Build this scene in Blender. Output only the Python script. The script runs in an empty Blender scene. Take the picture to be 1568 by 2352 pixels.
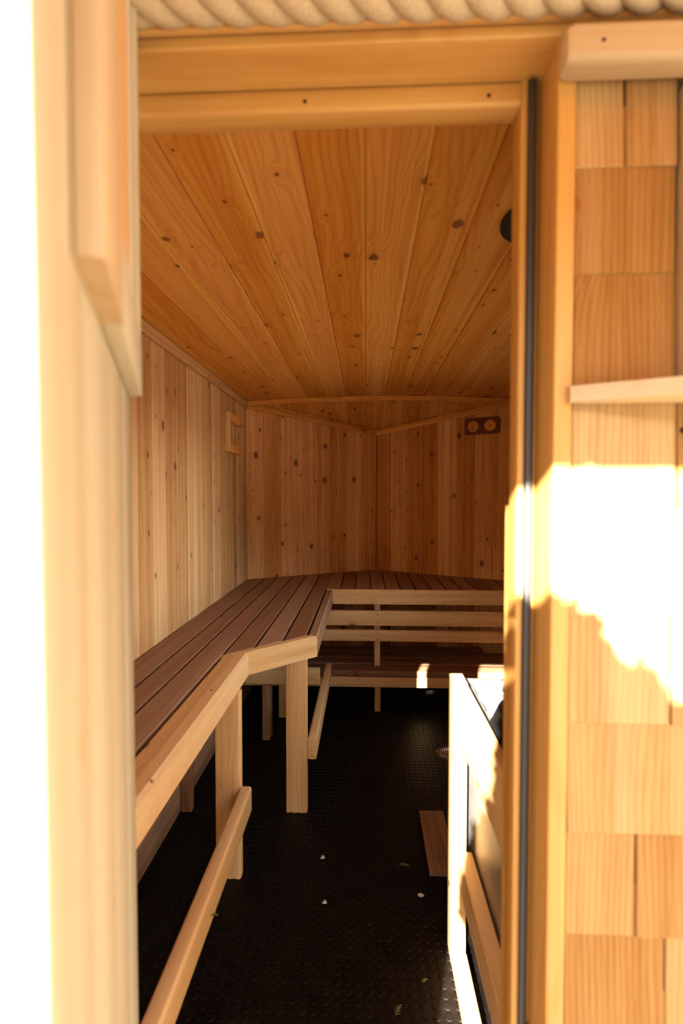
import bpy, bmesh, math, random
from mathutils import Vector, Matrix
random.seed(7)
S = bpy.context.scene
COL = S.collection

# ------------------------------------------------------------------ camera, sky, sun, exposure
cam_d = bpy.data.cameras.new('camera'); cam = bpy.data.objects.new('camera', cam_d); COL.objects.link(cam)
cam_d.sensor_fit = 'VERTICAL'; cam_d.sensor_height = 36; cam_d.sensor_width = 24
cam_d.lens = 1220 / 2352 * 36
cam.location = (0, 0, 1.30)
cam.rotation_euler = (math.radians(90) - math.atan(41 / 1220), 0, math.atan(54 / 1220))
cam_d.clip_start = 0.01
cam_d.dof.use_dof = True; cam_d.dof.focus_distance = 2.9; cam_d.dof.aperture_fstop = 3.4
S.camera = cam

SUN = Vector((0.265, 1.0, -0.41)).normalized()          # direction the sunlight travels
w = bpy.data.worlds.new('sky'); S.world = w; w.use_nodes = True
nt = w.node_tree; bg = nt.nodes['Background']
sky = nt.nodes.new('ShaderNodeTexSky'); sky.sky_type = 'NISHITA'; sky.sun_disc = False
sky.sun_elevation = math.asin(-SUN.z); sky.sun_rotation = math.atan2(-SUN.x, -SUN.y)
sky.air_density = 1.0; sky.dust_density = 0.2; sky.ozone_density = 0.6
hsv = nt.nodes.new('ShaderNodeHueSaturation'); hsv.inputs['Saturation'].default_value = 0.30
nt.links.new(sky.outputs[0], hsv.inputs['Color']); nt.links.new(hsv.outputs[0], bg.inputs[0]); bg.inputs[1].default_value = 9.0
sl = bpy.data.lights.new('sun', 'SUN'); sl.energy = 380.0; sl.angle = math.radians(0.53); sl.color = (1.0, 0.95, 0.86)
so = bpy.data.objects.new('sun', sl); COL.objects.link(so)
so.rotation_euler = SUN.to_track_quat('-Z', 'Y').to_euler(); so.location = (-3, -9, 6)
vs = S.view_settings
vs.view_transform = 'Standard'; vs.look = 'None'; vs.gamma = 1.0; vs.use_curve_mapping = False
vs.exposure = -1.97

# ------------------------------------------------------------------ material helpers
def nmat(name):
    m = bpy.data.materials.new(name); m.use_nodes = True
    return m, m.node_tree, m.node_tree.nodes['Principled BSDF']
class NB:
    def __init__(s, t): s.t = t
    def n(s, typ, **kw):
        o = s.t.nodes.new(typ)
        for k, v in kw.items(): setattr(o, k, v)
        return o
    def put(s, sock, v):
        if isinstance(v, bpy.types.NodeSocket): s.t.links.new(v, sock)
        else: sock.default_value = v
    def m(s, op, a, b=None, c=None, clamp=False):
        o = s.n('ShaderNodeMath', operation=op, use_clamp=clamp)
        for i, v in enumerate((a, b, c)):
            if v is not None: s.put(o.inputs[i], v)
        return o.outputs[0]
    def xyz(s, x, y, z):
        o = s.n('ShaderNodeCombineXYZ')
        for i, v in enumerate((x, y, z)): s.put(o.inputs[i], v)
        return o.outputs[0]
    def mr(s, v, a, b, c, d, smooth=True):
        o = s.n('ShaderNodeMapRange', interpolation_type='SMOOTHSTEP' if smooth else 'LINEAR')
        for i, q in enumerate((v, a, b, c, d)): s.put(o.inputs[i], q)
        return o.outputs[0]
    def mix(s, f, a, b, mode='MIX'):
        o = s.n('ShaderNodeMix', data_type='RGBA', blend_type=mode)
        s.put(o.inputs[0], f); s.put(o.inputs[6], a); s.put(o.inputs[7], b)
        return o.outputs[2]
    def noise(s, vec, scale=1.0, detail=2.0, rough=0.5, dist=0.0):
        o = s.n('ShaderNodeTexNoise'); s.put(o.inputs['Vector'], vec)
        o.inputs['Scale'].default_value = scale; o.inputs['Detail'].default_value = detail
        o.inputs['Roughness'].default_value = rough; o.inputs['Distortion'].default_value = dist
        return o.outputs[0]

def wood(name, light, mid, dark, knots=0.5, rings=70, ring_amt=0.35, tone=0.5, rough=0.55, sap=0.35, bump=0.12, knot_size=1.0, spec=0.25, edge=0.0):
    """plain-sawn cedar; every object keeps its grain along its own X axis"""
    m, t, p = nmat(name); b = NB(t)
    oc = b.n('ShaderNodeTexCoord').outputs['Object']
    rnd = b.n('ShaderNodeObjectInfo').outputs['Random']
    sp = b.n('ShaderNodeSeparateXYZ'); t.links.new(oc, sp.inputs[0])
    x = b.m('ADD', sp.outputs[0], b.m('MULTIPLY', rnd, 31.7))
    y = b.m('ADD', sp.outputs[1], b.m('MULTIPLY', rnd, 7.3))
    z = b.m('ADD', sp.outputs[2], b.m('MULTIPLY', rnd, 3.1))
    wob = b.noise(b.xyz(b.m('MULTIPLY', x, 1.0), b.m('MULTIPLY', y, 7), b.m('MULTIPLY', z, 7)), 1, 2)
    # knots
    vo = b.n('ShaderNodeTexVoronoi', voronoi_dimensions='2D', feature='F1')
    yw = b.m('ADD', y, b.m('MULTIPLY', wob, 0.012))
    b.put(vo.inputs['Vector'], b.xyz(b.m('MULTIPLY', x, 5.5), b.m('MULTIPLY', yw, 8.5), 0))
    vo.inputs['Scale'].default_value = 1.0
    cs = b.n('ShaderNodeSeparateColor'); t.links.new(vo.outputs['Color'], cs.inputs[0])
    d = vo.outputs['Distance']
    pres = b.mr(cs.outputs[0], 1 - knots, 1.0, 0.0, 1.0, False)
    has = b.m('GREATER_THAN', cs.outputs[0], 1 - knots)
    rad = b.m('MULTIPLY', b.m('ADD', 0.022, b.m('MULTIPLY', b.m('POWER', cs.outputs[1], 3.0), 0.095)), b.m('MULTIPLY', has, knot_size))
    kn_ = b.noise(b.xyz(b.m('MULTIPLY', x, 60), b.m('MULTIPLY', y, 90), 0), 1, 2)
    dn = b.m('ADD', b.m('DIVIDE', d, b.m('ADD', rad, 0.0005)), b.m('MULTIPLY', b.m('SUBTRACT', kn_, 0.5), 0.9))
    core = b.m('MULTIPLY', b.mr(dn, 0.6, 1.25, 1.0, 0.0), has)
    halo = b.m('MULTIPLY', b.m('POWER', 2.718, b.m('MULTIPLY', dn, -0.55)), has)
    # growth rings flowing round the knots
    ringc = b.m('ADD', b.m('MULTIPLY', y, rings), b.m('ADD', b.m('MULTIPLY', wob, 9.0), b.m('MULTIPLY', halo, 7.0)))
    band = b.m('ADD', b.m('MULTIPLY', b.m('SINE', b.m('MULTIPLY', ringc, 6.283)), 0.5), 0.5)
    band = b.m('POWER', band, 2.0)
    str_ = b.noise(b.xyz(b.m('MULTIPLY', x, 3.0), b.m('MULTIPLY', y, 260), b.m('MULTIPLY', z, 260)), 1, 2, 0.6)
    wide = b.noise(b.xyz(b.m('MULTIPLY', x, 0.8), b.m('MULTIPLY', y, 28), b.m('MULTIPLY', z, 28)), 1, 3, 0.55)
    f = b.m('ADD', b.m('MULTIPLY', band, ring_amt), b.m('ADD', b.mr(str_, 0.35, 0.75, 0.0, 0.30), b.mr(wide, 0.3, 0.7, -0.18, 0.42)), clamp=True)
    f = b.m('ADD', f, b.m('MULTIPLY', halo, 0.5), clamp=True)
    tone_f = b.m('MULTIPLY', b.m('SUBTRACT', b.m('FRACT', b.m('MULTIPLY', rnd, 17.13)), 0.5), tone)
    c1 = b.mix(f, (*light, 1), (*mid, 1))
    # sapwood runs
    sapm = b.mr(b.noise(b.xyz(b.m('MULTIPLY', x, 0.25), b.m('MULTIPLY', y, 14), b.m('MULTIPLY', rnd, 50)), 1, 1), 0.60, 0.68, 0.0, sap)
    c1 = b.mix(sapm, c1, tuple(min(1, v * 1.25 + 0.06) for v in light) + (1,))
    if edge:      # pale sapwood left along one edge of the board
        side = b.m('SUBTRACT', b.m('MULTIPLY', b.m('GREATER_THAN', b.m('FRACT', b.m('MULTIPLY', rnd, 91.7)), 0.4), 2.0), 1.0)
        lim = b.m('ADD', 0.036, b.m('MULTIPLY', b.noise(b.xyz(b.m('MULTIPLY', x, 1.6), b.m('MULTIPLY', rnd, 40), 0), 1, 2), 0.032))
        em = b.mr(b.m('SUBTRACT', b.m('MULTIPLY', sp.outputs[1], side), lim), -0.001, 0.002, 0.0, edge)
        c1 = b.mix(em, c1, (light[0] * 1.06, light[1] * 1.22, light[2] * 1.15, 1))
    hs = b.n('ShaderNodeHueSaturation')
    b.put(hs.inputs['Value'], b.m('ADD', 1.0, tone_f)); b.put(hs.inputs['Hue'], b.m('ADD', 0.5, b.m('MULTIPLY', tone_f, 0.03)))
    b.put(hs.inputs['Saturation'], b.m('SUBTRACT', 1.0, b.m('MULTIPLY', tone_f, 0.35)))
    t.links.new(c1, hs.inputs['Color'])
    kc = b.mix(b.mr(dn, 0.35, 0.95, 0.0, 1.0), tuple(v * 3.0 for v in dark) + (1,), (*dark, 1))
    c2 = b.mix(b.m('MULTIPLY', core, 0.85), hs.outputs[0], kc)
    t.links.new(c2, p.inputs['Base Color'])
    p.inputs['Roughness'].default_value = rough; p.inputs['Specular IOR Level'].default_value = spec
    bp = b.n('ShaderNodeBump'); bp.inputs['Strength'].default_value = bump; bp.inputs['Distance'].default_value = 0.002
    t.links.new(str_, bp.inputs['Height']); t.links.new(bp.outputs[0], p.inputs['Normal'])
    return m

def plain(name, col, rough=0.5, metal=0.0, spec=0.5, noise_scale=0, noise_amt=0.2, bump=0.0):
    m, t, p = nmat(name); b = NB(t)
    p.inputs['Roughness'].default_value = rough; p.inputs['Metallic'].default_value = metal
    p.inputs['Specular IOR Level'].default_value = spec
    if noise_scale:
        oc = b.n('ShaderNodeTexCoord').outputs['Object']
        nz = b.noise(oc, noise_scale, 4)
        c = b.mix(b.mr(nz, 0.3, 0.7, 0.0, 1.0), tuple(v * (1 - noise_amt) for v in col) + (1,), tuple(min(1, v * (1 + noise_amt)) for v in col) + (1,))
        t.links.new(c, p.inputs['Base Color'])
        if bump:
            bp = b.n('ShaderNodeBump'); bp.inputs['Strength'].default_value = bump; bp.inputs['Distance'].default_value = 0.004
            t.links.new(nz, bp.inputs['Height']); t.links.new(bp.outputs[0], p.inputs['Normal'])
    else: p.inputs['Base Color'].default_value = (*col, 1)
    return m

M = {}
M['wall'] = wood('cedar_wall', (0.67, 0.39, 0.165), (0.45, 0.205, 0.07), (0.055, 0.018, 0.006), knots=0.55, rings=45, ring_amt=0.22, tone=0.30, sap=0.45, edge=0.6)
M['back'] = wood('cedar_back_wall', (0.8, 0.38, 0.12), (0.54, 0.18, 0.046), (0.045, 0.013, 0.005), knots=0.62, rings=45, ring_amt=0.28, tone=0.40, sap=0.45, edge=0.7, knot_size=1.2)
M['ceil'] = wood('cedar_ceiling', (0.84, 0.385, 0.08), (0.64, 0.215, 0.03), (0.060, 0.018, 0.005), knots=0.50, rings=50, ring_amt=0.38, tone=0.16, sap=0.4, knot_size=1.1, edge=0.75)
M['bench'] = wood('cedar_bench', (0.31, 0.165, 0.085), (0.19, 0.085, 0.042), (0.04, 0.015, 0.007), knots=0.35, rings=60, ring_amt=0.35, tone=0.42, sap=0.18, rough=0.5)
M['lumber'] = wood('cedar_lumber', (0.74, 0.46, 0.195), (0.56, 0.29, 0.095), (0.07, 0.024, 0.008), knots=0.42, rings=50, ring_amt=0.35, tone=0.25, sap=0.4, rough=0.45, spec=0.4, knot_size=1.25)
M['slat'] = wood('lit_cedar_slat', (0.84, 0.54, 0.235), (0.68, 0.37, 0.125), (0.07, 0.024, 0.008), knots=0.42, rings=50, ring_amt=0.35, tone=0.15, sap=0.4, rough=0.45, spec=0.4, knot_size=1.25)  # lumber cedar made paler to carry light from the door and stove tray
M['frame'] = wood('cedar_frame', (0.52, 0.285, 0.075), (0.43, 0.18, 0.034), (0.08, 0.025, 0.006), knots=0.16, rings=60, ring_amt=0.28, tone=0.12, sap=0.25, rough=0.45, spec=0.4)
M['door'] = wood('pine_door', (0.43, 0.385, 0.27), (0.39, 0.305, 0.165), (0.30, 0.12, 0.03), knots=0.35, rings=40, ring_amt=0.3, tone=0.08, sap=0.3)
M['trim'] = wood('pale_trim', (0.45, 0.335, 0.2), (0.37, 0.25, 0.125), (0.16, 0.06, 0.02), knots=0.15, rings=50, ring_amt=0.25, tone=0.1, sap=0.3)
M['shingle'] = wood('cedar_shingle', (0.4, 0.235, 0.088), (0.29, 0.133, 0.037), (0.12, 0.04, 0.01), knots=0.08, rings=130, ring_amt=0.45, tone=0.45, sap=0.3, rough=0.75, bump=0.6, spec=0.15)
M['thermo'] = wood('dark_stained_wood', (0.22, 0.075, 0.028), (0.14, 0.045, 0.016), (0.03, 0.01, 0.004), knots=0.0, rings=80, ring_amt=0.3, tone=0.05, sap=0.0)
M['rubber'] = plain('black_rubber', (0.0045, 0.0030, 0.0025), 0.5, spec=0.12, noise_scale=14, noise_amt=0.35)
M['gasket'] = plain('black_gasket', (0.024, 0.023, 0.023), 0.45)
M['steel'] = plain('grey_steel', (0.42, 0.42, 0.40), 0.42, 0.85, noise_scale=22, noise_amt=0.12)
M['stove'] = plain('stove_paint', (0.030, 0.028, 0.026), 0.5, 0.3, noise_scale=18)
M['black'] = plain('black_iron', (0.012, 0.011, 0.010), 0.5, 0.4)
M['chrome'] = plain('bright_wire', (0.42, 0.34, 0.28), 0.25, 1.0)
M['screw'] = plain('screw_head', (0.05, 0.025, 0.015), 0.5, 0.5)
M['dial'] = plain('dial_face', (0.40, 0.19, 0.08), 0.4)
M['brass'] = plain('brass_ring', (0.62, 0.36, 0.14), 0.3, 1.0)
M['rope'] = plain('natural_rope', (0.48, 0.37, 0.225), 0.9, noise_scale=260, noise_amt=0.10, bump=0.25)
M['ground'] = plain('pale_gravel', (0.165, 0.13, 0.09), 0.95, noise_scale=60, noise_amt=0.3, bump=0.4)
M['backing'] = plain('plywood_backing', (0.34, 0.19, 0.08), 0.8, noise_scale=5)
M['white'] = plain('pale_flake', (0.62, 0.55, 0.50), 0.8)
M['leaf'] = plain('cedar_green', (0.09, 0.12, 0.03), 0.7, noise_scale=40)
M['bark'] = plain('bark', (0.14, 0.09, 0.05), 0.9, noise_scale=30)
M['pane'] = plain('frosted_pane', (0.86, 0.76, 0.60), 0.35, spec=0.5)
g, gt, gp = nmat('clear_glass'); M['glass'] = g
gb = NB(gt); tr_ = gb.n('ShaderNodeBsdfTransparent'); go_ = gb.n('ShaderNodeBsdfGlossy'); go_.inputs['Roughness'].default_value = 0.02
mx_ = gb.n('ShaderNodeMixShader'); fr_ = gb.n('ShaderNodeFresnel'); fr_.inputs['IOR'].default_value = 1.45
gt.links.new(fr_.outputs[0], mx_.inputs[0]); gt.links.new(tr_.outputs[0], mx_.inputs[1]); gt.links.new(go_.outputs[0], mx_.inputs[2])
gt.links.new(mx_.outputs[0], gt.nodes['Material Output'].inputs['Surface'])

# ------------------------------------------------------------------ object helpers
WORLD = {}
def reg(o, world, parent):
    WORLD[o.name] = world
    if parent:
        o.parent = parent; o.matrix_parent_inverse = WORLD[parent.name].inverted()
    o.matrix_basis = world
    return o
def tag(o, label=None, cat=None, group=None, kind=None):
    if label: o['label'] = label
    if cat: o['category'] = cat
    if group: o['group'] = group
    if kind: o['kind'] = kind
    return o
def empty(name, loc, label, cat, group=None, kind=None):
    o = bpy.data.objects.new(name, None); COL.objects.link(o); o.empty_display_size = 0.05
    reg(o, Matrix.Translation(loc), None)
    return tag(o, label, cat, group, kind)
def link(name, me, mat, parent=None, world=None):
    o = bpy.data.objects.new(name, me); COL.objects.link(o)
    if mat and not me.materials: me.materials.append(M[mat] if isinstance(mat, str) else mat)
    return reg(o, world or Matrix.Identity(4), parent)
def mesh(name, vs_, fs, smooth=None):
    me = bpy.data.meshes.new(name); me.from_pydata(vs_, [], fs)
    bm = bmesh.new(); bm.from_mesh(me); bmesh.ops.recalc_face_normals(bm, faces=bm.faces); bm.to_mesh(me); bm.free()
    if smooth:
        me.polygons.foreach_set('use_smooth', [True] * len(me.polygons)); me.set_sharp_from_angle(angle=math.radians(smooth))
    return me
def frame(o, xd, nd):
    xd = Vector(xd).normalized(); nd = Vector(nd); nd = (nd - xd * nd.dot(xd)).normalized(); yd = nd.cross(xd)
    m = Matrix((xd, yd, nd)).transposed().to_4x4(); m.translation = Vector(o); return m

def sweep_profile(prof, L, inset=0.0):
    """prof: yz points; extruded along x from 0 to L, optional eased ends"""
    n = len(prof); cy = sum(p[0] for p in prof) / n; cz = sum(p[1] for p in prof) / n
    hy = max(abs(p[0] - cy) for p in prof); hz = max(abs(p[1] - cz) for p in prof)
    def ring(x, e): return [(x, cy + (p[0] - cy) * (1 - e / hy), cz + (p[1] - cz) * (1 - e / hz)) for p in prof]
    rs = [(0, 0), (L, 0)] if not inset else [(0, inset), (inset * .3, inset * .3), (inset, 0), (L - inset, 0), (L - inset * .3, inset * .3), (L, inset)]
    v = []; f = []
    for x, e in rs: v += ring(x, e)
    for k in range(len(rs) - 1):
        for i in range(n):
            j = (i + 1) % n; f.append((k * n + i, k * n + j, (k + 1) * n + j, (k + 1) * n + i))
    f.append(tuple(range(n))[::-1]); f.append(tuple(range((len(rs) - 1) * n, len(rs) * n)))
    return v, f
CACHE = {}
def tg_mesh(L, wd, th=0.018, c=0.004):
    k = ('tg', round(L, 4), round(wd, 4), th, c)
    if k not in CACHE:
        h = wd / 2
        CACHE[k] = mesh('board', *sweep_profile([(-h, 0), (h, 0), (h, th - c), (h - c, th), (-h + c, th), (-h, th - c)], L))
    return CACHE[k]
def lum_mesh(L, wd, th, r=0.005, inset=0.0):
    """length x, width y (centred), thickness z (centred), rounded long edges"""
    k = ('lum', round(L, 4), round(wd, 4), round(th, 4), r, inset)
    if k not in CACHE:
        pr = []
        for (sy, sz, a0) in ((1, 1, 0), (-1, 1, 90), (-1, -1, 180), (1, -1, 270)):
            for a in (0, 30, 60, 90):
                an = math.radians(a0 + a)
                pr.append((sy * (wd / 2 - r) + r * math.cos(an), sz * (th / 2 - r) + r * math.sin(an)))
        CACHE[k] = mesh('lumber', *sweep_profile(pr, L, inset), smooth=40)
    return CACHE[k]
def bar(name, lo, hi, axis, mat, parent=None, r=0.005, inset=0.0, face=None):
    """lumber filling the world box lo..hi with its grain along axis (0 x, 1 y, 2 z)"""
    lo = Vector(lo); hi = Vector(hi); s = hi - lo; c = (lo + hi) / 2
    others = [i for i in range(3) if i != axis]
    nax = min(others, key=lambda i: s[i]); wax = [i for i in others if i != nax][0]
    o = c.copy(); o[axis] = lo[axis]
    xd = Vector((0, 0, 0)); xd[axis] = 1; nd = Vector((0, 0, 0)); nd[nax] = 1
    return link(name, lum_mesh(s[axis], s[wax], s[nax], min(r, s[nax] * .45), inset), mat, parent, frame(o, xd, nd))
def boxes_mesh(bs, name='shell'):
    v = []; f = []
    for lo, hi in bs:
        b0 = len(v)
        v += [(x, y, z) for x in (lo[0], hi[0]) for y in (lo[1], hi[1]) for z in (lo[2], hi[2])]
        f += [tuple(b0 + i for i in q) for q in ((0, 1, 3, 2), (4, 6, 7, 5), (0, 4, 5, 1), (2, 3, 7, 6), (0, 2, 6, 4), (1, 5, 7, 3))]
    return mesh(name, v, f)
def poly_board(name, pts, z_top, th, grain, mat, parent=None, c=0.003, zfun=None):
    """flat board of any outline: world xy points, grain direction in the plane"""
    gx = Vector((grain[0], grain[1], 0)).normalized(); gy = Vector((-gx.y, gx.x, 0))
    ce = sum((Vector((p[0], p[1], 0)) for p in pts), Vector()) / len(pts)
    loc = [((Vector((p[0], p[1], 0)) - ce).dot(gx), (Vector((p[0], p[1], 0)) - ce).dot(gy)) for p in pts]
    sg = lambda q: (q > 1e-6) - (q < -1e-6)
    n = len(loc); zz = [(zfun(p[0], p[1]) - z_top) if zfun else 0.0 for p in pts]
    v = [(a, b, -th + q) for (a, b), q in zip(loc, zz)] + [(a, b, -c + q) for (a, b), q in zip(loc, zz)] + [(a - sg(a) * c, b - sg(b) * c, q) for (a, b), q in zip(loc, zz)]
    f = [tuple(range(n))[::-1], tuple(range(2 * n, 3 * n))]
    for k in (0, 1):
        for i in range(n): j = (i + 1) % n; f.append((k * n + i, k * n + j, (k + 1) * n + j, (k + 1) * n + i))
    me = mesh(name, v, f)
    return link(name, me, mat, parent, frame((ce.x, ce.y, z_top), gx, (0, 0, 1)))
def lathe(prof, seg=32):
    v = []; f = []; n = len(prof)
    for i in range(seg):
        a = 2 * math.pi * i / seg
        v += [(r * math.cos(a), r * math.sin(a), z) for r, z in prof]
    for i in range(seg):
        j = (i + 1) % seg
        for k in range(n - 1): f.append((i * n + k, j * n + k, j * n + k + 1, i * n + k + 1))
    f.append(tuple(i * n for i in range(seg))); f.append(tuple(i * n + n - 1 for i in range(seg)))
    return mesh('turned', v, f, smooth=35)
def tube(pts, r, seg=8, closed_ends=True):
    pts = [Vector(p) for p in pts]; v = []; f = []
    up = Vector((0, 0, 1)); prev = None
    for i, p in enumerate(pts):
        d = (pts[min(i + 1, len(pts) - 1)] - pts[max(i - 1, 0)]).normalized()
        a = (prev - d * prev.dot(d)).normalized() if prev else d.orthogonal().normalized()
        prev = a; b = d.cross(a); rr = r(i / (len(pts) - 1)) if callable(r) else r
        v += [tuple(p + (a * math.cos(2 * math.pi * k / seg) + b * math.sin(2 * math.pi * k / seg)) * rr) for k in range(seg)]
    for i in range(len(pts) - 1):
        for k in range(seg): l = (k + 1) % seg; f.append((i * seg + k, i * seg + l, (i + 1) * seg + l, (i + 1) * seg + k))
    if closed_ends: f.append(tuple(range(seg))[::-1]); f.append(tuple(range((len(pts) - 1) * seg, len(pts) * seg)))
    return mesh('tube', v, f, smooth=50)

# ------------------------------------------------------------------ the room shell
XL, XR, YF, YC, YA, XA = -0.802, 0.972, 0.71, 3.569, 4.07, 0.085
def ceil_z(x): return 1.922 + 0.030 * (1 - ((x - XA) / 0.887) ** 2)
def nose_y(x): return YC + (YA - YC) * (1 - abs(x - XA) / (XR - XA))
def nose_ceil(x, y): return ceil_z(x) - (ceil_z(XA) - 1.785) * (y - YC) / (YA - YC)

ground = link('ground', boxes_mesh([((-70, -70, -0.55), (70, 70, -0.45))]), 'ground'); tag(ground, 'pale sunlit gravel ground outside the sauna door', 'ground', kind='structure')
fl = link('floor', boxes_mesh([((XL - .02, 0.60, -0.06), (XR + .02, YA + .05, 0.0))]), 'rubber'); tag(fl, 'black rubber floor of the sauna with raised round studs', 'floor', kind='structure')
def studs():
    v = []; f = []; seg = 10
    y = 0.75; 
    while y < 3.95:
        x = -0.78
        while x < 0.95:
            if y < nose_y(x) - .02:
                b0 = len(v); r1, r2, h = 0.0112, 0.0098, 0.0016
                for r, z in ((r1, 0.0001), (r2, h)):
                    v += [(x + r * math.cos(6.2832 * k / seg), y + r * math.sin(6.2832 * k / seg), z) for k in range(seg)]
                for k in range(seg): l = (k + 1) % seg; f.append((b0 + k, b0 + l, b0 + seg + l, b0 + seg + k))
                f.append(tuple(range(b0 + seg, b0 + 2 * seg)))
            x += 0.0283
        y += 0.0283
    return mesh('studs', v, f)
st = link('floor_studs', studs(), 'rubber', fl); st['kind'] = 'stuff'

def structure(name, me, mat, label, cat='wall'):
    return tag(link(name, me, mat), label, cat, kind='structure')
wl = structure('wall_left', boxes_mesh([((XL - .06, YF - .09, -.05), (XL - .019, YC + .06, 2.05))]), 'backing', 'left sauna wall of upright knotty cedar boards above the bench')
WY0, WY1, WZ0, WZ1 = 1.591, 2.906, .84, 1.66
wr = structure('wall_right', boxes_mesh([((XR + .019, YF - .09, -.05), (XR + .06, WY0, 2.05)), ((XR + .019, WY1, -.05), (XR + .06, YC + .06, 2.05)), ((XR + .019, WY0, -.05), (XR + .06, WY1, WZ0)), ((XR + .019, WY0, WZ1), (XR + .06, WY1, 2.05))]), 'backing', 'right sauna wall of upright cedar boards behind the stove')
def slab(p, q, th, z0, z1):
    p = Vector((*p, 0)); q = Vector((*q, 0)); d = (q - p).normalized(); n = Vector((-d.y, d.x, 0)) * th
    pts = [p, q, q + n, p + n]
    v = [(a.x, a.y, z0) for a in pts] + [(a.x, a.y, z1) for a in pts]
    return mesh('slab', v, [(0, 1, 2, 3), (4, 5, 6, 7), (0, 1, 5, 4), (1, 2, 6, 5), (2, 3, 7, 6), (3, 0, 4, 7)])
dl = Vector((XA - XL, YA - YC, 0)).normalized(); nl = Vector((-dl.y, dl.x, 0))
dr = Vector((XR - XA, YC - YA, 0)).normalized(); nr = Vector((-dr.y, dr.x, 0))
PL = Vector((XL, YC, 0)); PA = Vector((XA, YA, 0)); PR = Vector((XR, YC, 0))
a_ = PL + nl * .019 - dl * .03; b_ = PA + Vector((0, .022, 0)); c_ = PR + nr * .019 + dr * .03
wbl = structure('wall_back_left', slab(a_.xy, b_.xy, .03, -.05, 2.0), 'backing', 'left half of the pointed back wall, knotty cedar boards')
wbr = structure('wall_back_right', slab(b_.xy, c_.xy, .03, -.05, 2.0), 'backing', 'right half of the pointed back wall, cedar boards behind the dial gauge')

def clad(parent, p0, d, n_in, edges, z0, ztop, hole=None, mat='wall'):
    """upright boards on a wall: edges are distances along d from p0"""
    for e0, e1 in zip(edges[:-1], edges[1:]):
        mid = p0 + d * ((e0 + e1) / 2); zt = ztop(mid)
        wob = random.uniform(-0.0012, 0.0012)
        if hole and hole[0] < (e0 + e1) / 2 < hole[1]:
            for za_, zb_ in ((z0, hole[2]), (hole[3], zt)):
                link('board', tg_mesh(round(zb_ - za_, 2), e1 - e0 - 0.0006), 'wall', parent, frame((mid.x - n_in.x * .018, mid.y - n_in.y * .018, za_), (0, 0, 1), n_in))
            continue
        link('board', tg_mesh(round(zt - z0, 2), e1 - e0 - 0.0006, th=.018 if mat == 'wall' else .0181), mat, parent, frame((mid.x - n_in.x * (.018 - wob), mid.y - n_in.y * (.018 - wob), z0), (0, 0, 1), n_in))
ed = [YF] + [0.802 + 0.1315 * k for k in range(21)] + [YC]
clad(wl, Vector((XL, 0, 0)), Vector((0, 1, 0)), Vector((1, 0, 0)), ed, 0.0, lambda q: 1.93)
clad(wr, Vector((XR, 0, 0)), Vector((0, 1, 0)), Vector((-1, 0, 0)), ed, 0.0, lambda q: 1.93, (WY0, WY1, WZ0, WZ1))
wn = structure('fill_window', boxes_mesh([((XR + .018, WY0, WZ0), (XR + .055, WY0 + .03, WZ1)), ((XR + .018, WY1 - .03, WZ0), (XR + .055, WY1, WZ1)), ((XR + .018, WY0 + .03, WZ0), (XR + .055, WY1 - .03, WZ0 + .03)), ((XR + .018, WY0 + .03, WZ1 - .03), (XR + .055, WY1 - .03, WZ1))]), 'frame', 'unseen window added in the right sauna wall to light the left wall', 'window')  # unseen window, added to light the left wall
link('pane', boxes_mesh([((XR + .034, WY0 + .03, WZ0 + .03), (XR + .038, WY1 - .03, WZ1 - .03))]), 'glass', wn)
LN = (PA - PL).length
clad(wbl, PL, dl, -nl, [0, .122, .25, .378, .506, .634, .760, .889, LN], 0.0, lambda q: nose_ceil(q.x, q.y) + .01, mat='back')
clad(wbr, PA, dr, -nr, [0, .122, .25, .378, .498, .634, .767, .893, LN], 0.0, lambda q: nose_ceil(q.x, q.y) + .01, mat='back')

# ceiling: bowed main part, then a triangle that slopes down over the nose
def arch_slab(y0, y1, dz, th):
    xs = [XL - .06 + (XR - XL + .12) * i / 12 for i in range(13)]; v = []; f = []
    for x in xs: v += [(x, y0, ceil_z(x) + dz), (x, y1, ceil_z(x) + dz), (x, y0, ceil_z(x) + dz + th), (x, y1, ceil_z(x) + dz + th)]
    for i in range(12):
        a = 4 * i; b = a + 4
        f += [(a, a + 1, b + 1, b), (a + 2, b + 2, b + 3, a + 3), (a, b, b + 2, a + 2), (a + 1, a + 3, b + 3, b + 1)]
    f += [(0, 2, 3, 1), (48, 49, 51, 50)]
    return mesh('arch', v, f)
ce = structure('ceiling', arch_slab(YF - .09, YA + .1, .022, .05), 'backing', 'low bowed cedar board ceiling of the sauna', 'ceiling')
xe = [XL] + [-0.768 + 0.128 * k for k in range(14)] + [XR]
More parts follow.
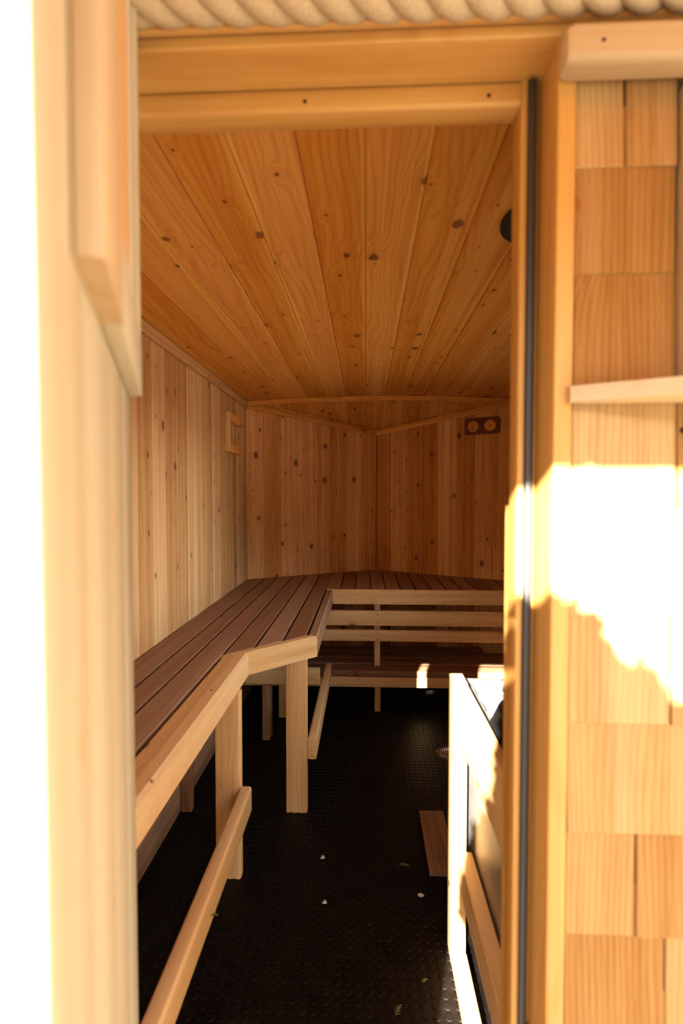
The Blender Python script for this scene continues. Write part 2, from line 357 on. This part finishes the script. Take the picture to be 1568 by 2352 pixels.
for x0, x1 in zip(xe[:-1], xe[1:]):
    xm = (x0 + x1) / 2; nrm = Vector((-(ceil_z(x1) - ceil_z(x0)) / (x1 - x0), 0, 1)).normalized()
    wob = random.uniform(-.001, .001)
    link('board', tg_mesh(YC - YF, x1 - x0 - .0006), 'ceil', ce, frame(Vector((xm, YF, ceil_z(xm))) + nrm * (.018 + wob), (0, 1, 0), -nrm))
    # the same run of boards over the nose
    pts = [(x0, YC), (x1, YC), (x1, min(nose_y(x1) + .012, YA))]
    if x0 < XA < x1: pts.append((XA, YA + .01))
    pts.append((x0, min(nose_y(x0) + .012, YA)))
    pts = [p for i, p in enumerate(pts) if i == 0 or (Vector(p) - Vector(pts[i - 1])).length > .004]
    if len(pts) >= 3:
        gx = sum(p[0] for p in pts) / len(pts); gy = sum(p[1] for p in pts) / len(pts); zt = nose_ceil(gx, gy)
        sgn = lambda q: (q > 1e-6) - (q < -1e-6); cc = .004
        vv = []
        for k in range(3):
            for p in pts:
                a, b = p[1] - gy, -(p[0] - gx)
                if k == 2: b -= sgn(b) * cc
                zq = -(nose_ceil(*p) - zt)
                vv.append((a, b, zq + (-.018, -.004, 0)[k]))
        n = len(pts); ff = [tuple(range(n))[::-1], tuple(range(2 * n, 3 * n))]
        for k in (0, 1):
            for i in range(n): j = (i + 1) % n; ff.append((k * n + i, k * n + j, (k + 1) * n + j, (k + 1) * n + i))
        me = mesh('board', [(a, -b, c) for a, b, c in vv], ff)
        link('board', me, 'ceil', ce, frame((gx, gy, zt), (0, 1, 0), (0, 0, -1)))

# trims where ceiling meets walls
def strip(name, p, q, wd, th, normal, mat, label):
    p = Vector(p); q = Vector(q); L = (q - p).length
    o = link(name, lum_mesh(L, wd, th, .004), mat, None, frame(p, q - p, normal))
    return tag(o, label, 'trim', kind='structure')
strip('trim_1', (XL + .009, YF, 1.898), (XL + .009, YC - .01, 1.898), .044, .018, (1, 0, 0), 'wall', 'cedar strip between left wall and ceiling')
strip('trim_2', (XR - .009, YF, 1.898), (XR - .009, YC - .01, 1.898), .044, .018, (-1, 0, 0), 'wall', 'cedar strip between right wall and ceiling')
zc, za = nose_ceil(XL, YC) - .026, nose_ceil(XA, YA) - .020
strip('trim_3', (PL - nl * .010).xy.to_tuple() + (zc,), (PA - nl * .010).xy.to_tuple() + (za,), .040, .018, -nl, 'ceil', 'slanting cedar strip along the top of the back wall left of its corner')
strip('trim_4', (PA - nr * .010).xy.to_tuple() + (za,), (PR - nr * .010).xy.to_tuple() + (zc,), .040, .018, -nr, 'ceil', 'slanting cedar strip along the top of the back wall right of its corner')
def arch_bar():
    v = []; f = []; N = 16
    for i in range(N + 1):
        x = XL + .01 + (XR - XL - .02) * i / N; z = ceil_z(x)
        v += [(x - XA, q, r + z - 1.93) for q, r in ((-.012, -.002), (.012, -.002), (.012, -.030), (.006, -.034), (-.008, -.034), (-.012, -.030))]
    n = 6
    for i in range(N):
        for k in range(n): l = (k + 1) % n; f.append((i * n + k, i * n + l, (i + 1) * n + l, (i + 1) * n + k))
    f.append(tuple(range(n))); f.append(tuple(range(N * n, N * n + n)))
    return mesh('arch_bar', v, f)
o = link('trim_5', arch_bar(), 'ceil', None, Matrix.Translation((XA, YC - .014, 1.93))); tag(o, 'arched cedar crossbar where the ceiling starts to slope', 'trim', kind='structure')
o = bar('baseboard_left', (XL + .002, YF, 0.0), (-.752, 3.50, .115), 1, 'bench'); tag(o, 'thick dark cedar baseboard under the left bench', 'baseboard', kind='structure')

# ------------------------------------------------------------------ front wall, shingles, door frame
DL, DR, ZH = -0.350, 0.212, 1.803        # door opening
wf = structure('wall_front', boxes_mesh([((DR + .022, .632, -.25), (.40, YF, 2.06)), ((.92, .632, -.25), (1.25, YF, 2.06)), ((.40, .632, -.25), (.92, YF, 1.42)), ((.40, .632, 1.75), (.92, YF, 2.06)), ((-1.2, .632, -.25), (DL - .022, YF, 2.06)), ((DL - .022, .632, ZH + .016), (DR + .022, YF, 2.06))]),
               'backing', 'front wall clad with butted cedar shingles beside the door')
def shingle_mesh(wd, h, tb, tt=.004):
    """grain along x: from butt (x=0) upward; face towards +z"""
    k = ('sh', round(wd, 3), round(h, 3), round(tb, 4))
    if k in CACHE: return CACHE[k]
    hw = wd / 2; c = .0015
    v = [(0, -hw, 0), (0, hw, 0), (h, hw, 0), (h, -hw, 0), (0, -hw, tb - c), (0, hw, tb - c), (h, hw, tt), (h, -hw, tt), (c, -hw + c, tb), (c, hw - c, tb), (h, hw - c, tt + c), (h, -hw + c, tt + c)]
    f = [(0, 1, 2, 3), (0, 4, 5, 1), (1, 5, 6, 2), (3, 2, 6, 7), (0, 3, 7, 4), (4, 8, 9, 5), (5, 9, 10, 6), (6, 10, 11, 7), (7, 11, 8, 4), (8, 11, 10, 9)]
    CACHE[k] = mesh('shingle', v, f); return CACHE[k]
def shingle(x0, x1, zb, h=.185, tb=.015, off=0.0):
    tb += random.uniform(-.0015, .002)
    link('shingle', shingle_mesh(x1 - x0 - .0025, h, tb), 'shingle', wf, frame(((x0 + x1) / 2, .632 - off, zb), (random.uniform(-.006, .006), -.022, 1), (0, -1, -.022)))
rows = [1.778, 1.666, 1.548, 1.418, 1.285, 1.161, 1.035, .907, .783, .657, .530, .404, .278, .150, .024, -.10, -.22]
JX = DR + .0215                            # shingles start right of the jamb
first = {1: [.289, .347, .42], 2: [.347, .44], 3: [.349, .47], 4: [.352, .43], 5: [.353, .50], 6: [.350, .46], 7: [.40, .52], 8: [.316, .43], 9: [.352, .47]}
for i, zb in enumerate(rows):
    if i == 0: continue
    cuts = [JX] + first.get(i, [.30 + .07 * random.random()])
    while cuts[-1] < 1.2: cuts.append(cuts[-1] + random.uniform(.07, .16))
    for a, b in zip(cuts[:-1], cuts[1:]):
        if zb < 1.75 and zb + .185 > 1.42 and a < .93 and b > .352:
            if zb < 1.36: shingle(a, b, zb, h=1.415 - zb)
            elif a < .336: shingle(a, .347, zb, h=min(.185, 1.80 - zb))
            elif a > .90: shingle(a, b, zb)
            continue
        shingle(a, b, zb, h=min(.185, 1.80 - zb))
    cuts = [DL - .024]
    while cuts[-1] > -1.12: cuts.append(cuts[-1] - random.uniform(.08, .16))
    for a, b in zip(cuts[:-1], cuts[1:]): shingle(b, a, zb, h=min(.185, 1.80 - zb))

# door frame: head, jambs, stops
fr = empty('trim_6', (0, .65, -.02), 'cedar door frame with rebated stops round the sauna opening', 'door frame', kind='structure')
YFr = .612
bar('jamb', (DR, YFr, -.04), (DR + .021, YF + .004, ZH), 2, 'frame', fr, r=.003)
bar('jamb', (DL - .021, YFr, -.04), (DL, YF + .004, ZH), 2, 'frame', fr, r=.003)
bar('head', (DL - .021, YFr - .002, ZH), (DR + .021, YF + .004, ZH + .0145), 0, 'frame', fr, r=.003)
bar('head_casing', (DL - .10, YFr - .008, ZH + .0165), (.60, .632, ZH + .075), 0, 'frame', fr, r=.003)
hs_ = bar('head_stop', (DL, .671, 1.7735), (.1882, .709, ZH - .0005), 0, 'frame', fr, r=.006)
js = bar('jamb_stop', (.1885, .671, -.02), (DR - .0005, .709, ZH - .001), 2, 'frame', fr, r=.003)
bar('jamb_stop', (DL + .0005, .671, -.02), (DL + .012, .709, ZH - .03), 2, 'frame', fr, r=.003)
bar('gasket', (.1955, .662, .0), (.2065, .6705, ZH - .006), 2, 'gasket', js, r=.0042)
bar('sun_block_strip', (DL - .015, .600, -.02), (-.302, .6115, 1.165), 2, 'frame', fr, r=.002)  # unseen filler added so sun enters the hinge gap only above it
bar('sill', (DL, YFr, -.055), (DR, YF, -.0005), 0, 'frame', fr, r=.003)
def screw(parent, p, n, r=.003):
    me = CACHE.setdefault(('screw', r), lathe([(r, 0), (r, .0006), (r * .7, .0012)], 10))
    link('screw', me, 'screw', parent, frame(p, Vector(n).orthogonal(), n))
for x in (-.075, .15): screw(hs_, (x, .6705, 1.785), (0, -1, 0), .0025)
for z in (.62, .25): screw(js, (.2075, .6700, z), (0, -1, 0), .003)

# short inner post beside the opening
pi_ = mesh('inner_post', *(lambda P: ([(a, b, c) for c in (0, .024) for a, b in P], [tuple(range(len(P)))[::-1], tuple(range(len(P), 2 * len(P)))] + [(i, (i + 1) % len(P), (i + 1) % len(P) + len(P), i + len(P)) for i in range(len(P))]))(
    [(0, -.022), (0, .018), (1.285, .018), (1.285, -.006), (1.27, -.012), (1.22, -.0185), (1.20, -.022)]))
o = link('trim_7', pi_, 'frame', None, frame((.2095, .7345, 0.0), (0, 0, 1), (0, -1, 0))); tag(o, 'short cedar post with a cut-off top corner just inside the door jamb', 'post', kind='structure')

# window beside the door: top board, side casing, sloping sill
tt = bar('window_1', (.2075, .575, 1.750), (.95, .611, 1.790), 0, 'trim', None, r=.008, inset=.010); tag(tt, 'pale window head board with eased corners above the shingles', 'window trim', kind='structure')
screw(tt, (.245, .5748, 1.768), (0, -1, 0), .0022)
bar('casing', (.349, .600, 1.424), (.412, .6315, 1.7495), 2, 'trim', tt, r=.004)
bar('casing', (.908, .600, 1.424), (.960, .6315, 1.7495), 2, 'trim', tt, r=.004)
link('pane', boxes_mesh([((.402, .660, 1.422), (.918, .664, 1.748))]), 'glass', tt)
def wedge_sill():
    v = [(0, 0, 0), (0, -.012, 0), (.12, -.070, 0), (.735, -.075, 0), (.735, 0, 0)]
    n = len(v); vv = v + [(a, b, .0175) for a, b, _ in v]
    return mesh('sill', vv, [tuple(range(n)), tuple(range(n, 2 * n))] + [(i, (i + 1) % n, (i + 1) % n + n, i + n) for i in range(n)])
link('sill', wedge_sill(), 'trim', tt, Matrix.Translation((.2265, .614, 1.402)))

# rope swagged over the door
rp = empty('rope', (0, .58, 1.84), 'thick twisted natural rope running along the top of the door frame', 'rope')
for k in range(3):
    pts = []; N = 420; L0, L1 = -.62, .90; rc = .0145
    for i in range(N + 1):
        x = L0 + (L1 - L0) * i / N; a = 2 * math.pi * (x / .118) + k * 2.0944
        zc_ = 1.839 + .006 * (x / .5) ** 2 - .004 * math.sin(3 * x) if x < .9 else 1.84
        pts.append((x, .584 + rc * math.cos(a), zc_ + rc * math.sin(a)))
    link('strand', tube(pts, .0160, 12), 'rope', rp)

# unseen porch roof, added to shade the upper wall
pr_ = structure('shade_roof', boxes_mesh([((-2.4, -1.107, 2.05), (2.4, .632, 2.10))]), 'backing', 'unseen board porch roof added over the sauna door for its shade', 'roof')
for k in range(24):
    x0 = -2.4 + .2 * k
    link('board', tg_mesh(1.739, .1985), 'ceil', pr_, frame((x0 + .1, -1.107, 2.0505), (0, 1, 0), (0, 0, -1)))

# ------------------------------------------------------------------ the open door leaf
H = Vector((-.277, .62, -.02)); ud = Vector((.3766, -1, 0)).normalized(); nd_ = Vector((1, .3766, 0)).normalized()
dw = link('door_1', None or lum_mesh(1.89, .478, .022, .003), 'door', None, frame(H + ud * .239 - nd_ * .029, (0, 0, 1), nd_)); tag(dw, 'open pale wooden door leaf swung out towards the viewer, blurred at left', 'door', kind='structure')
def on_leaf(u, z, n): return H + ud * u + Vector((0, 0, z)) + nd_ * n
def leaf_bar(name, u0, u1, z0, z1, n0, n1, axis, mat, parent, r=.002):
    if axis == 2: m = frame(on_leaf((u0 + u1) / 2, z0, (n0 + n1) / 2), (0, 0, 1), nd_); me = lum_mesh(z1 - z0, u1 - u0, n1 - n0, r)
    else: m = frame(on_leaf(u0, (z0 + z1) / 2, (n0 + n1) / 2), ud, nd_); me = lum_mesh(u1 - u0, z1 - z0, n1 - n0, r)
    return link(name, me, mat, parent, m)
for k in range(4):
    u0 = .0 + k * .12; leaf_bar('board', u0 + .0005, u0 + .1195, 0, 1.89, -.018, 0, 2, 'door', dw, .0025)
zb = 1.430
leaf_bar('window_stile', .300, .405, zb, 1.89, .0002, .0145, 2, 'trim', dw)
leaf_bar('window_stile', .035, .055, zb + .0605, 1.845, .0002, .0145, 2, 'door', dw)
leaf_bar('window_rail', .035, .2995, zb, zb + .060, .0002, .0145, 0, 'door', dw)
leaf_bar('window_rail', .035, .2995, 1.8455, 1.889, .0002, .0145, 0, 'door', dw)
leaf_bar('sash', .215, .2995, zb + .0605, 1.845, .0002, .0135, 2, 'lumber', dw)
leaf_bar('pane', .0555, .2145, zb + .0605, 1.845, .0002, .008, 2, 'pane', dw)

# ------------------------------------------------------------------ upper bench
ub = empty('upper_bench', (-.5, 2.6, 0), 'L-shaped slatted cedar sauna bench along left and back walls', 'bench')
ZB, TB = .722, .036
line = lambda x: x + 2.389
cut = lambda x0, x1, ya, yb: [(x0, ya(x0)), (x1, ya(x1)), (x1, yb(x1)), (x0, yb(x0))]
ny = lambda x: nose_y(x) - .004
for x0, x1 in ((-.800, -.694), (-.686, -.611), (-.603, -.516)):
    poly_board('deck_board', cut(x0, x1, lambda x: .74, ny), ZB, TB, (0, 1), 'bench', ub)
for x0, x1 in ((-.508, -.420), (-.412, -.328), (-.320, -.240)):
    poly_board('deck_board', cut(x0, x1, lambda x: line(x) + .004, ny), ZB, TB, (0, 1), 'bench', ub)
def fascia(pts, gdir, mat='lumber', z0=.637, c=.005):
    return poly_board('fascia', pts, ZB, ZB - z0, gdir, mat, ub, c=c)
fascia([(-.510, .74), (-.425, .74), (-.425, 1.908), (-.510, 1.866)], (0, 1), c=.009)
fascia([(-.4245, 1.911), (-.194, 2.141), (-.221, 2.167), (-.523, 1.863)], (1, 1))
fascia([(-.232, 2.158), (-.1945, 2.1425), (-.1945, 3.1835), (-.232, 3.1835)], (0, 1), 'bench')
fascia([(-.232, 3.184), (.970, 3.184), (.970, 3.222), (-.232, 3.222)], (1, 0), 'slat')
x0 = -.238
while x0 < .96:
    x1 = min(x0 + .084, .968)
    pts = [(x0, 3.226), (x1, 3.226), (x1, ny(x1))]
    if x0 < XA < x1: pts.append((XA, YA - .004))
    pts.append((x0, ny(x0)))
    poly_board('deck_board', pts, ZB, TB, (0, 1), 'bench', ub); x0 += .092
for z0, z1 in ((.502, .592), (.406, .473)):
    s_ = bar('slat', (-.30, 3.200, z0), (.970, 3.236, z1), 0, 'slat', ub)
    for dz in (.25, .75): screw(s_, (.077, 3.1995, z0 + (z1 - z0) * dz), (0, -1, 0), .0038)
bar('post', (.058, 3.2365, .2465), (.094, 3.325, .685), 2, 'lumber', ub)
bar('post', (.058, 3.50, .2465), (.094, 3.56, .685), 2, 'lumber', ub)
l1 = bar('leg', (-.502, 1.734, 0), (-.417, 1.772, .637), 2, 'lumber', ub)
l2 = bar('leg', (-.320, 2.115, 0), (-.234, 2.153, .637), 2, 'lumber', ub)
bar('leg', (-.541, 2.745, 0), (-.500, 2.83, .302), 2, 'bench', ub)
bar('leg', (-.500, 3.032, 0), (-.452, 3.09, .685), 2, 'lumber', ub)
bar('leg', (-.750, 2.100, 0), (-.707, 2.138, .685), 2, 'bench', ub)
bar('leg', (-.750, 1.10, 0), (-.707, 1.138, .685), 2, 'bench', ub)
bar('stretcher', (-.750, 2.735, .302), (-.236, 2.772, .386), 0, 'lumber', ub)
bar('foot_rail', (-.4165, .76, .232), (-.379, 1.745, .318), 1, 'lumber', ub, r=.007, inset=.008)
bar('foot_rail', (-.2335, 2.125, .217), (-.196, 3.10, .304), 1, 'lumber', ub, r=.007, inset=.004)

# lower step bench
lb = empty('lower_bench', (.1, 3.4, 0), 'low slatted cedar step tucked under the back bench', 'bench')
for k in range(4):
    y0 = 3.140 + k * .133; y1 = y0 + .127
    hx = lambda y: (XR - XA) * (1 - max(0, y - YC) / (YA - YC)) - .006 if y > YC else XR - XA - .006
    xa_, xb_ = (-.745, .965) if y1 < YC - .05 else (XA - hx(y1), XA + hx(y1))
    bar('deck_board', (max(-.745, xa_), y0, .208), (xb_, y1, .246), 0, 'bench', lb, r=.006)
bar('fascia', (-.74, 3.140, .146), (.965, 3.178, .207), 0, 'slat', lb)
bar('leg', (.059, 3.142, 0), (.094, 3.23, .145), 2, 'lumber', lb)
bar('leg', (.70, 3.142, 0), (.735, 3.23, .145), 2, 'lumber', lb)
bar('leg', (.059, 3.58, 0), (.094, 3.64, .207), 2, 'lumber', lb)

# ------------------------------------------------------------------ stove with its wooden guard
sv = empty('wood_stove', (.52, 1.3, 0), 'grey steel wood stove with tray top and black flue beside the door', 'stove')
link('body', boxes_mesh([((.318, .93, .14), (.80, 1.64, .672))]), 'stove', sv)
link('heat_shield', boxes_mesh([((.300, .90, .10), (.304, 1.655, .668))]), 'steel', sv)
def tray():
    b = []; x0, x1, y0, y1, z0, z1, t = .300, .82, .90, 1.658, .673, .725, .004
    b += [((x0, y0, z0), (x1, y1, z0 + t)), ((x0, y0, z0 + t), (x0 + t, y1, z1)), ((x1 - t, y0, z0 + t), (x1, y1, z1)), ((x0 + t, y0, z0 + t), (x1 - t, y0 + t, z1)), ((x0 + t, y1 - t, z0 + t), (x1 - t, y1, z1))]
    b += [((x0 + t, y0 + t, z1 - t), (x0 + .022, y1 - t, z1)), ((x0 + .022, y1 - .022, z1 - t), (x1 - t, y1 - t, z1))]
    return boxes_mesh(b)
link('tray', tray(), 'steel', sv)
link('divider', boxes_mesh([((.323, 1.528, .6775), (.815, 1.532, .720))]), 'steel', sv)
link('divider', boxes_mesh([((.383, 1.5325, .6775), (.387, 1.652, .735))]), 'steel', sv)
link('flue_collar', lathe([(.145, 0), (.142, .06), (.120, .11), (.085, .13), (.072, .135)], 40), 'black', sv, Matrix.Translation((.435, 1.245, .678)))
link('flue', lathe([(.066, 0), (.066, 1.12)], 32), 'black', sv, Matrix.Translation((.442, 1.262, .812)))
link('ceiling_collar', lathe([(.066, 0), (.118, .004), (.118, .012)], 48), 'black', sv, Matrix.Translation((.438, 1.288, 1.932)))
link('latch', tube([(.305, 1.30, .715), (.305, 1.30, .74), (.312, 1.30, .75), (.325, 1.30, .75), (.332, 1.30, .742)], .0025), 'black', sv)
for x in (.34, .76):
    for y in (.96, 1.60): link('leg', boxes_mesh([((x, y, 0), (x + .03, y + .03, .14))]), 'black', sv)
# coiled spring handle
pts = []
for i in range(289):
    t = i / 288; a = t * 2 * math.pi * 9; r = .003 + .021 * math.sin(math.pi * (.04 + t * .66)) ** .8
    pts.append((.229 + .052 * t, 1.70 + r * math.cos(a), .466 + r * math.sin(a)))
hd = link('handle_rod', tube([(.285, 1.70, .466), (.33, 1.70, .466), (.36, 1.69, .466), (.365, 1.641, .466)], .005), 'black', sv)
link('spring_grip', tube(pts, .00095, 6), 'chrome', hd)

gd = empty('stove_guard', (.26, 1.2, 0), 'cedar rail guard standing between stove and aisle', 'guard')
bar('post', (.240, 1.435, 0), (.279, 1.52, .786), 2, 'lumber', gd, r=.004)
bar('post', (.257, .80, 0), (.2945, .84, .786), 2, 'lumber', gd, r=.004)
bar('rail', (.2555, .842, .630), (.280, 1.434, .784), 1, 'lumber', gd, r=.004)
bar('rail', (.2555, .842, .235), (.2945, 1.434, .322), 1, 'lumber', gd, r=.005)
bar('sole_plate', (.240, .842, 0), (.281, 1.434, .036), 1, 'lumber', gd, r=.003)
screw(gd, (.2395, 1.478, .20), (-1, 0, 0), .008)

# ------------------------------------------------------------------ small things
pl = bar('plank', (.221, 1.775, .002), (.318, 2.122, .020), 1, 'bench', r=.002); tag(pl, 'short dark cedar plank lying on the black floor beside the stove guard', 'plank')

# sliding wooden vent on the left wall
vn = empty('wall_vent', (XL, 3.15, 1.66), 'small wooden sliding vent on the left wall near the corner', 'vent')
bar('end_batten', (XL + .001, 3.000, 1.545), (XL + .0300, 3.050, 1.770), 2, 'lumber', vn, r=.004)
bar('rail', (XL + .001, 3.0505, 1.722), (XL + .028, 3.335, 1.770), 1, 'ceil', vn, r=.006, inset=.006)
bar('rail', (XL + .001, 3.0505, 1.545), (XL + .028, 3.335, 1.593), 1, 'ceil', vn, r=.006, inset=.006)
sd = bar('slide', (XL + .001, 3.052, 1.5935), (XL + .010, 3.20, 1.7215), 1, 'ceil', vn, r=.002)
bar('pull', (XL + .0105, 3.135, 1.615), (XL + .024, 3.160, 1.70), 2, 'lumber', sd, r=.003)

# twin dial gauge on the right half of the back wall
def on_nr(s, z, off): return PA + dr * s - nr * off + Vector((0, 0, z))
cxs = .817; TGo = on_nr(cxs, 1.763, .002)
tgm = frame(TGo, dr, -nr)
tge = empty('dial_gauge', TGo, 'dark wooden board with thermometer and hygrometer dials on back wall', 'gauge')
def rrect(wd, h, r, th):
    P = []
    for sx, sy, a0 in ((1, 1, 0), (-1, 1, 90), (-1, -1, 180), (1, -1, 270)):
        for a in (0, 30, 60, 90): an = math.radians(a0 + a); P.append((sx * (wd / 2 - r) + r * math.cos(an), sy * (h / 2 - r) + r * math.sin(an)))
    n = len(P); v = [(a, b, 0) for a, b in P] + [(a, b, th - .003) for a, b in P] + [(a * (1 - .006 / wd), b * (1 - .006 / h), th) for a, b in P]
    f = [tuple(range(n))[::-1], tuple(range(2 * n, 3 * n))] + [(k * n + i, k * n + (i + 1) % n, (k + 1) * n + (i + 1) % n, (k + 1) * n + i) for k in (0, 1) for i in range(n)]
    return mesh('plaque', v, f)
link('plaque', rrect(.243, .112, .018, .014), 'thermo', tge, tgm)
for s, ang in ((-.058, -90), (.058, 115)):
    dm = tgm @ Matrix.Translation((s, -.002, .0145))
    di = link('dial', lathe([(.038, 0), (.038, .004)], 36), 'dial', tge, dm)
    ring = lathe([(.038, 0), (.041, 0), (.041, .008), (.038, .010), (.036, .006)], 36)
    link('bezel', ring, 'brass', di, dm)
    a = math.radians(ang); ca, sa = math.cos(a), math.sin(a)
    link('needle', tube([(-.008 * ca, -.008 * sa, .006), (.030 * ca, .030 * sa, .006)], .0011, 6), 'black', di, dm)
    link('hub', lathe([(.003, .004), (.003, .008)], 12), 'black', di, dm)
    tk = []
    for k in range(21):
        t_ = math.radians(-50 + 280 * k / 20); r0, r1 = .0265, .031; wv = .0005
        c, s2 = math.cos(t_), math.sin(t_)
        tk.append([(r0 * c - wv * s2, r0 * s2 + wv * c), (r1 * c - wv * s2, r1 * s2 + wv * c), (r1 * c + wv * s2, r1 * s2 - wv * c), (r0 * c + wv * s2, r0 * s2 - wv * c)])
    tk.append([(-.012, -.0205), (.012, -.0205), (.012, -.0185), (-.012, -.0185)])
    v = [(a_, b_, .0044) for q in tk for a_, b_ in q]; f = [tuple(range(4 * i, 4 * i + 4)) for i in range(len(tk))]
    me = bpy.data.meshes.new('scale'); me.from_pydata(v, [], f); link('scale', me, 'thermo', di, dm)
    gl = lathe([(.0001, .0095), (.015, .0092), (.030, .0075), (.0365, .0055)], 36)
    link('glass', gl, 'glass', di, dm)

# pale flakes, cedar sprigs on the floor
def flake(x, y, r, label):
    v = []; n = 7
    for k in range(n): a = 6.283 * k / n; q = r * random.uniform(.5, 1.1); v.append((q * math.cos(a), q * math.sin(a) * .8, random.uniform(.0005, .002)))
    v += [(a * .7, b * .7, .004 + random.uniform(0, .003)) for a, b, c in v]
    f = [tuple(range(n))[::-1], tuple(range(n, 2 * n))] + [(i, (i + 1) % n, (i + 1) % n + n, i + n) for i in range(n)]
    o = link('crumb', mesh('flake', v, f), 'white', None, Matrix.Translation((x, y, .0017))); tag(o, label, 'crumb')
flake(-.150, 1.848, .011, 'pale crumb on the black floor, farthest of the three from the door')
flake(-.127, 1.641, .010, 'pale crumb on the black floor left of the aisle, nearest the foot rail')
flake(.181, 1.686, .012, 'pale crumb on the black floor close to the stove guard')
o = None
def sprig(x, y, rot, L, label, z=.0018):
    pts = []; v = []; f = []
    def blade(p, q, wd):
        d = Vector((q[0] - p[0], q[1] - p[1], 0)).normalized(); n = Vector((-d.y, d.x, 0)) * wd
        b = len(v); P = Vector((*p, .001)); Q = Vector((*q, .003)); mid = (P + Q) / 2 + Vector((0, 0, .002))
        v.extend([tuple(P), tuple(mid + n), tuple(Q), tuple(mid - n), tuple(mid + Vector((0, 0, .0015)))])
        f.extend([(b, b + 1, b + 4), (b + 1, b + 2, b + 4), (b + 2, b + 3, b + 4), (b + 3, b, b + 4)])
    blade((0, 0), (L, 0), .0016)
    for k in range(7):
        t = .15 + .11 * k; s = 1 if k % 2 else -1
        blade((L * t, 0), (L * t + L * .25, s * L * (.30 - .03 * k)), .0016)
    o = link('cedar_sprig', mesh('sprig', v, f), 'leaf', None, Matrix.Translation((x, y, z)) @ Matrix.Rotation(rot, 4, 'Z')); tag(o, label, 'sprig')
sprig(.115, 1.83, -.25, .042, 'green cedar sprig on the floor left of the dark plank')
sprig(.262, 1.815, 1.4, .05, 'green cedar sprig lying on the dark plank', .0205)
sprig(.150, 1.375, .6, .022, 'tiny bright green cedar sprig on the floor near the bottom of the guard')
sprig(.075, 1.28, 1.1, .035, 'green cedar sprig on the floor at the bottom of the aisle, largest one')
sprig(-.36, 1.19, .0, .020, 'dark green sprig resting on the near foot rail', .3185)

hk = link('wall_hook', tube([(.357, .616, 1.372), (.357, .600, 1.370), (.357, .590, 1.362), (.357, .586, 1.350), (.357, .590, 1.340), (.357, .598, 1.338)], .0038, 10), 'black'); tag(hk, 'small black metal hook on the shingles under the window sill', 'hook')

# unseen evergreen added to cast the viewer's shadow on the lower wall
tr = empty('shade_shrub', (.35, -.95, -.45), 'unseen evergreen shrub added to cast the shadow of the viewer on the shingled wall', 'shrub')
link('trunk', tube([(.35, -.95, -.449), (.34, -.95, .4), (.33, -.94, 1.2)], lambda t: .05 - .035 * t, 10), 'bark', tr)
def foliage():
    v = []; f = []; rr = random.Random(3)
    def top(x):     # crown outline shaped to the shadow edge it casts
        x -= .016
        if x > -.205: return 1.785 - .70 * (x + .205)
        if x > -.25: return 1.785 - 1.3 * (-.205 - x)
        if x > -.264: return 1.727 - 19 * (-.25 - x)
        return 1.46 - 3.1 * (-.264 - x)
    for i in range(20000):
        x = rr.uniform(-.34, .45); y = -.95 + rr.uniform(-.13, .13); zt = top(x) + .012 * math.sin(x * 31) + .012 * math.sin(x * 83 + 1) 
        z = rr.uniform(1.06, max(1.08, zt))
        a = rr.uniform(0, 6.28); s = rr.uniform(.010, .024); up = Vector((rr.uniform(-.5, .5), rr.uniform(-.5, .5), 1)).normalized()
        sd_ = Vector((math.cos(a), math.sin(a), 0)); p = Vector((x, y, z)); b = len(v)
        v += [tuple(p - up * s * 1.6), tuple(p + sd_ * s), tuple(p + up * s * 1.2), tuple(p - sd_ * s)]; f.append((b, b + 1, b + 2, b + 3))
    me = bpy.data.meshes.new('foliage'); me.from_pydata(v, [], f); return me
fo = link('foliage', foliage(), 'leaf', tr); fo['kind'] = 'stuff'

# unseen far conifers, added behind the viewer to block the low sky
def forest():
    v = []; f = []; rr = random.Random(5)
    def cone(x, y, z0, z1, r):
        b = len(v); n = 9; a0 = rr.random() * 6
        v.extend([(x + r * rr.uniform(.8, 1.1) * math.cos(a0 + 6.2832 * k / n), y + r * rr.uniform(.8, 1.1) * math.sin(a0 + 6.2832 * k / n), z0) for k in range(n)]); v.append((x, y, z1))
        for k in range(n): f.append((b + k, b + (k + 1) % n, b + n))
        f.append(tuple(range(b, b + n))[::-1])
    for row, R in ((0, 38), (1, 43), (2, 48)):
        N = 64
        for i in range(N):
            az = math.radians(-118 + 236 * (i + .5 * (row % 2)) / N) + rr.uniform(-.015, .015)      # 0 looks back along -y
            r = R + rr.uniform(-2, 2); x = -math.sin(az) * r; y = -math.cos(az) * r
            if az < math.radians(-75): continue
            h = (13.0 + .30 * (R - 38)) * rr.uniform(.86, 1.03)
            for a, b_, q in ((0.0, .55, 2.6), (.25, .78, 2.1), (.52, 1.0, 1.4)): cone(x, y, -.45 + .5 + h * a, -.45 + h * b_, q)
    return mesh('forest', v, f)
fo2 = link('sky_block_conifers', forest(), 'leaf'); tag(fo2, 'unseen conifer forest added far outside to block the low sky', 'forest', kind='structure')
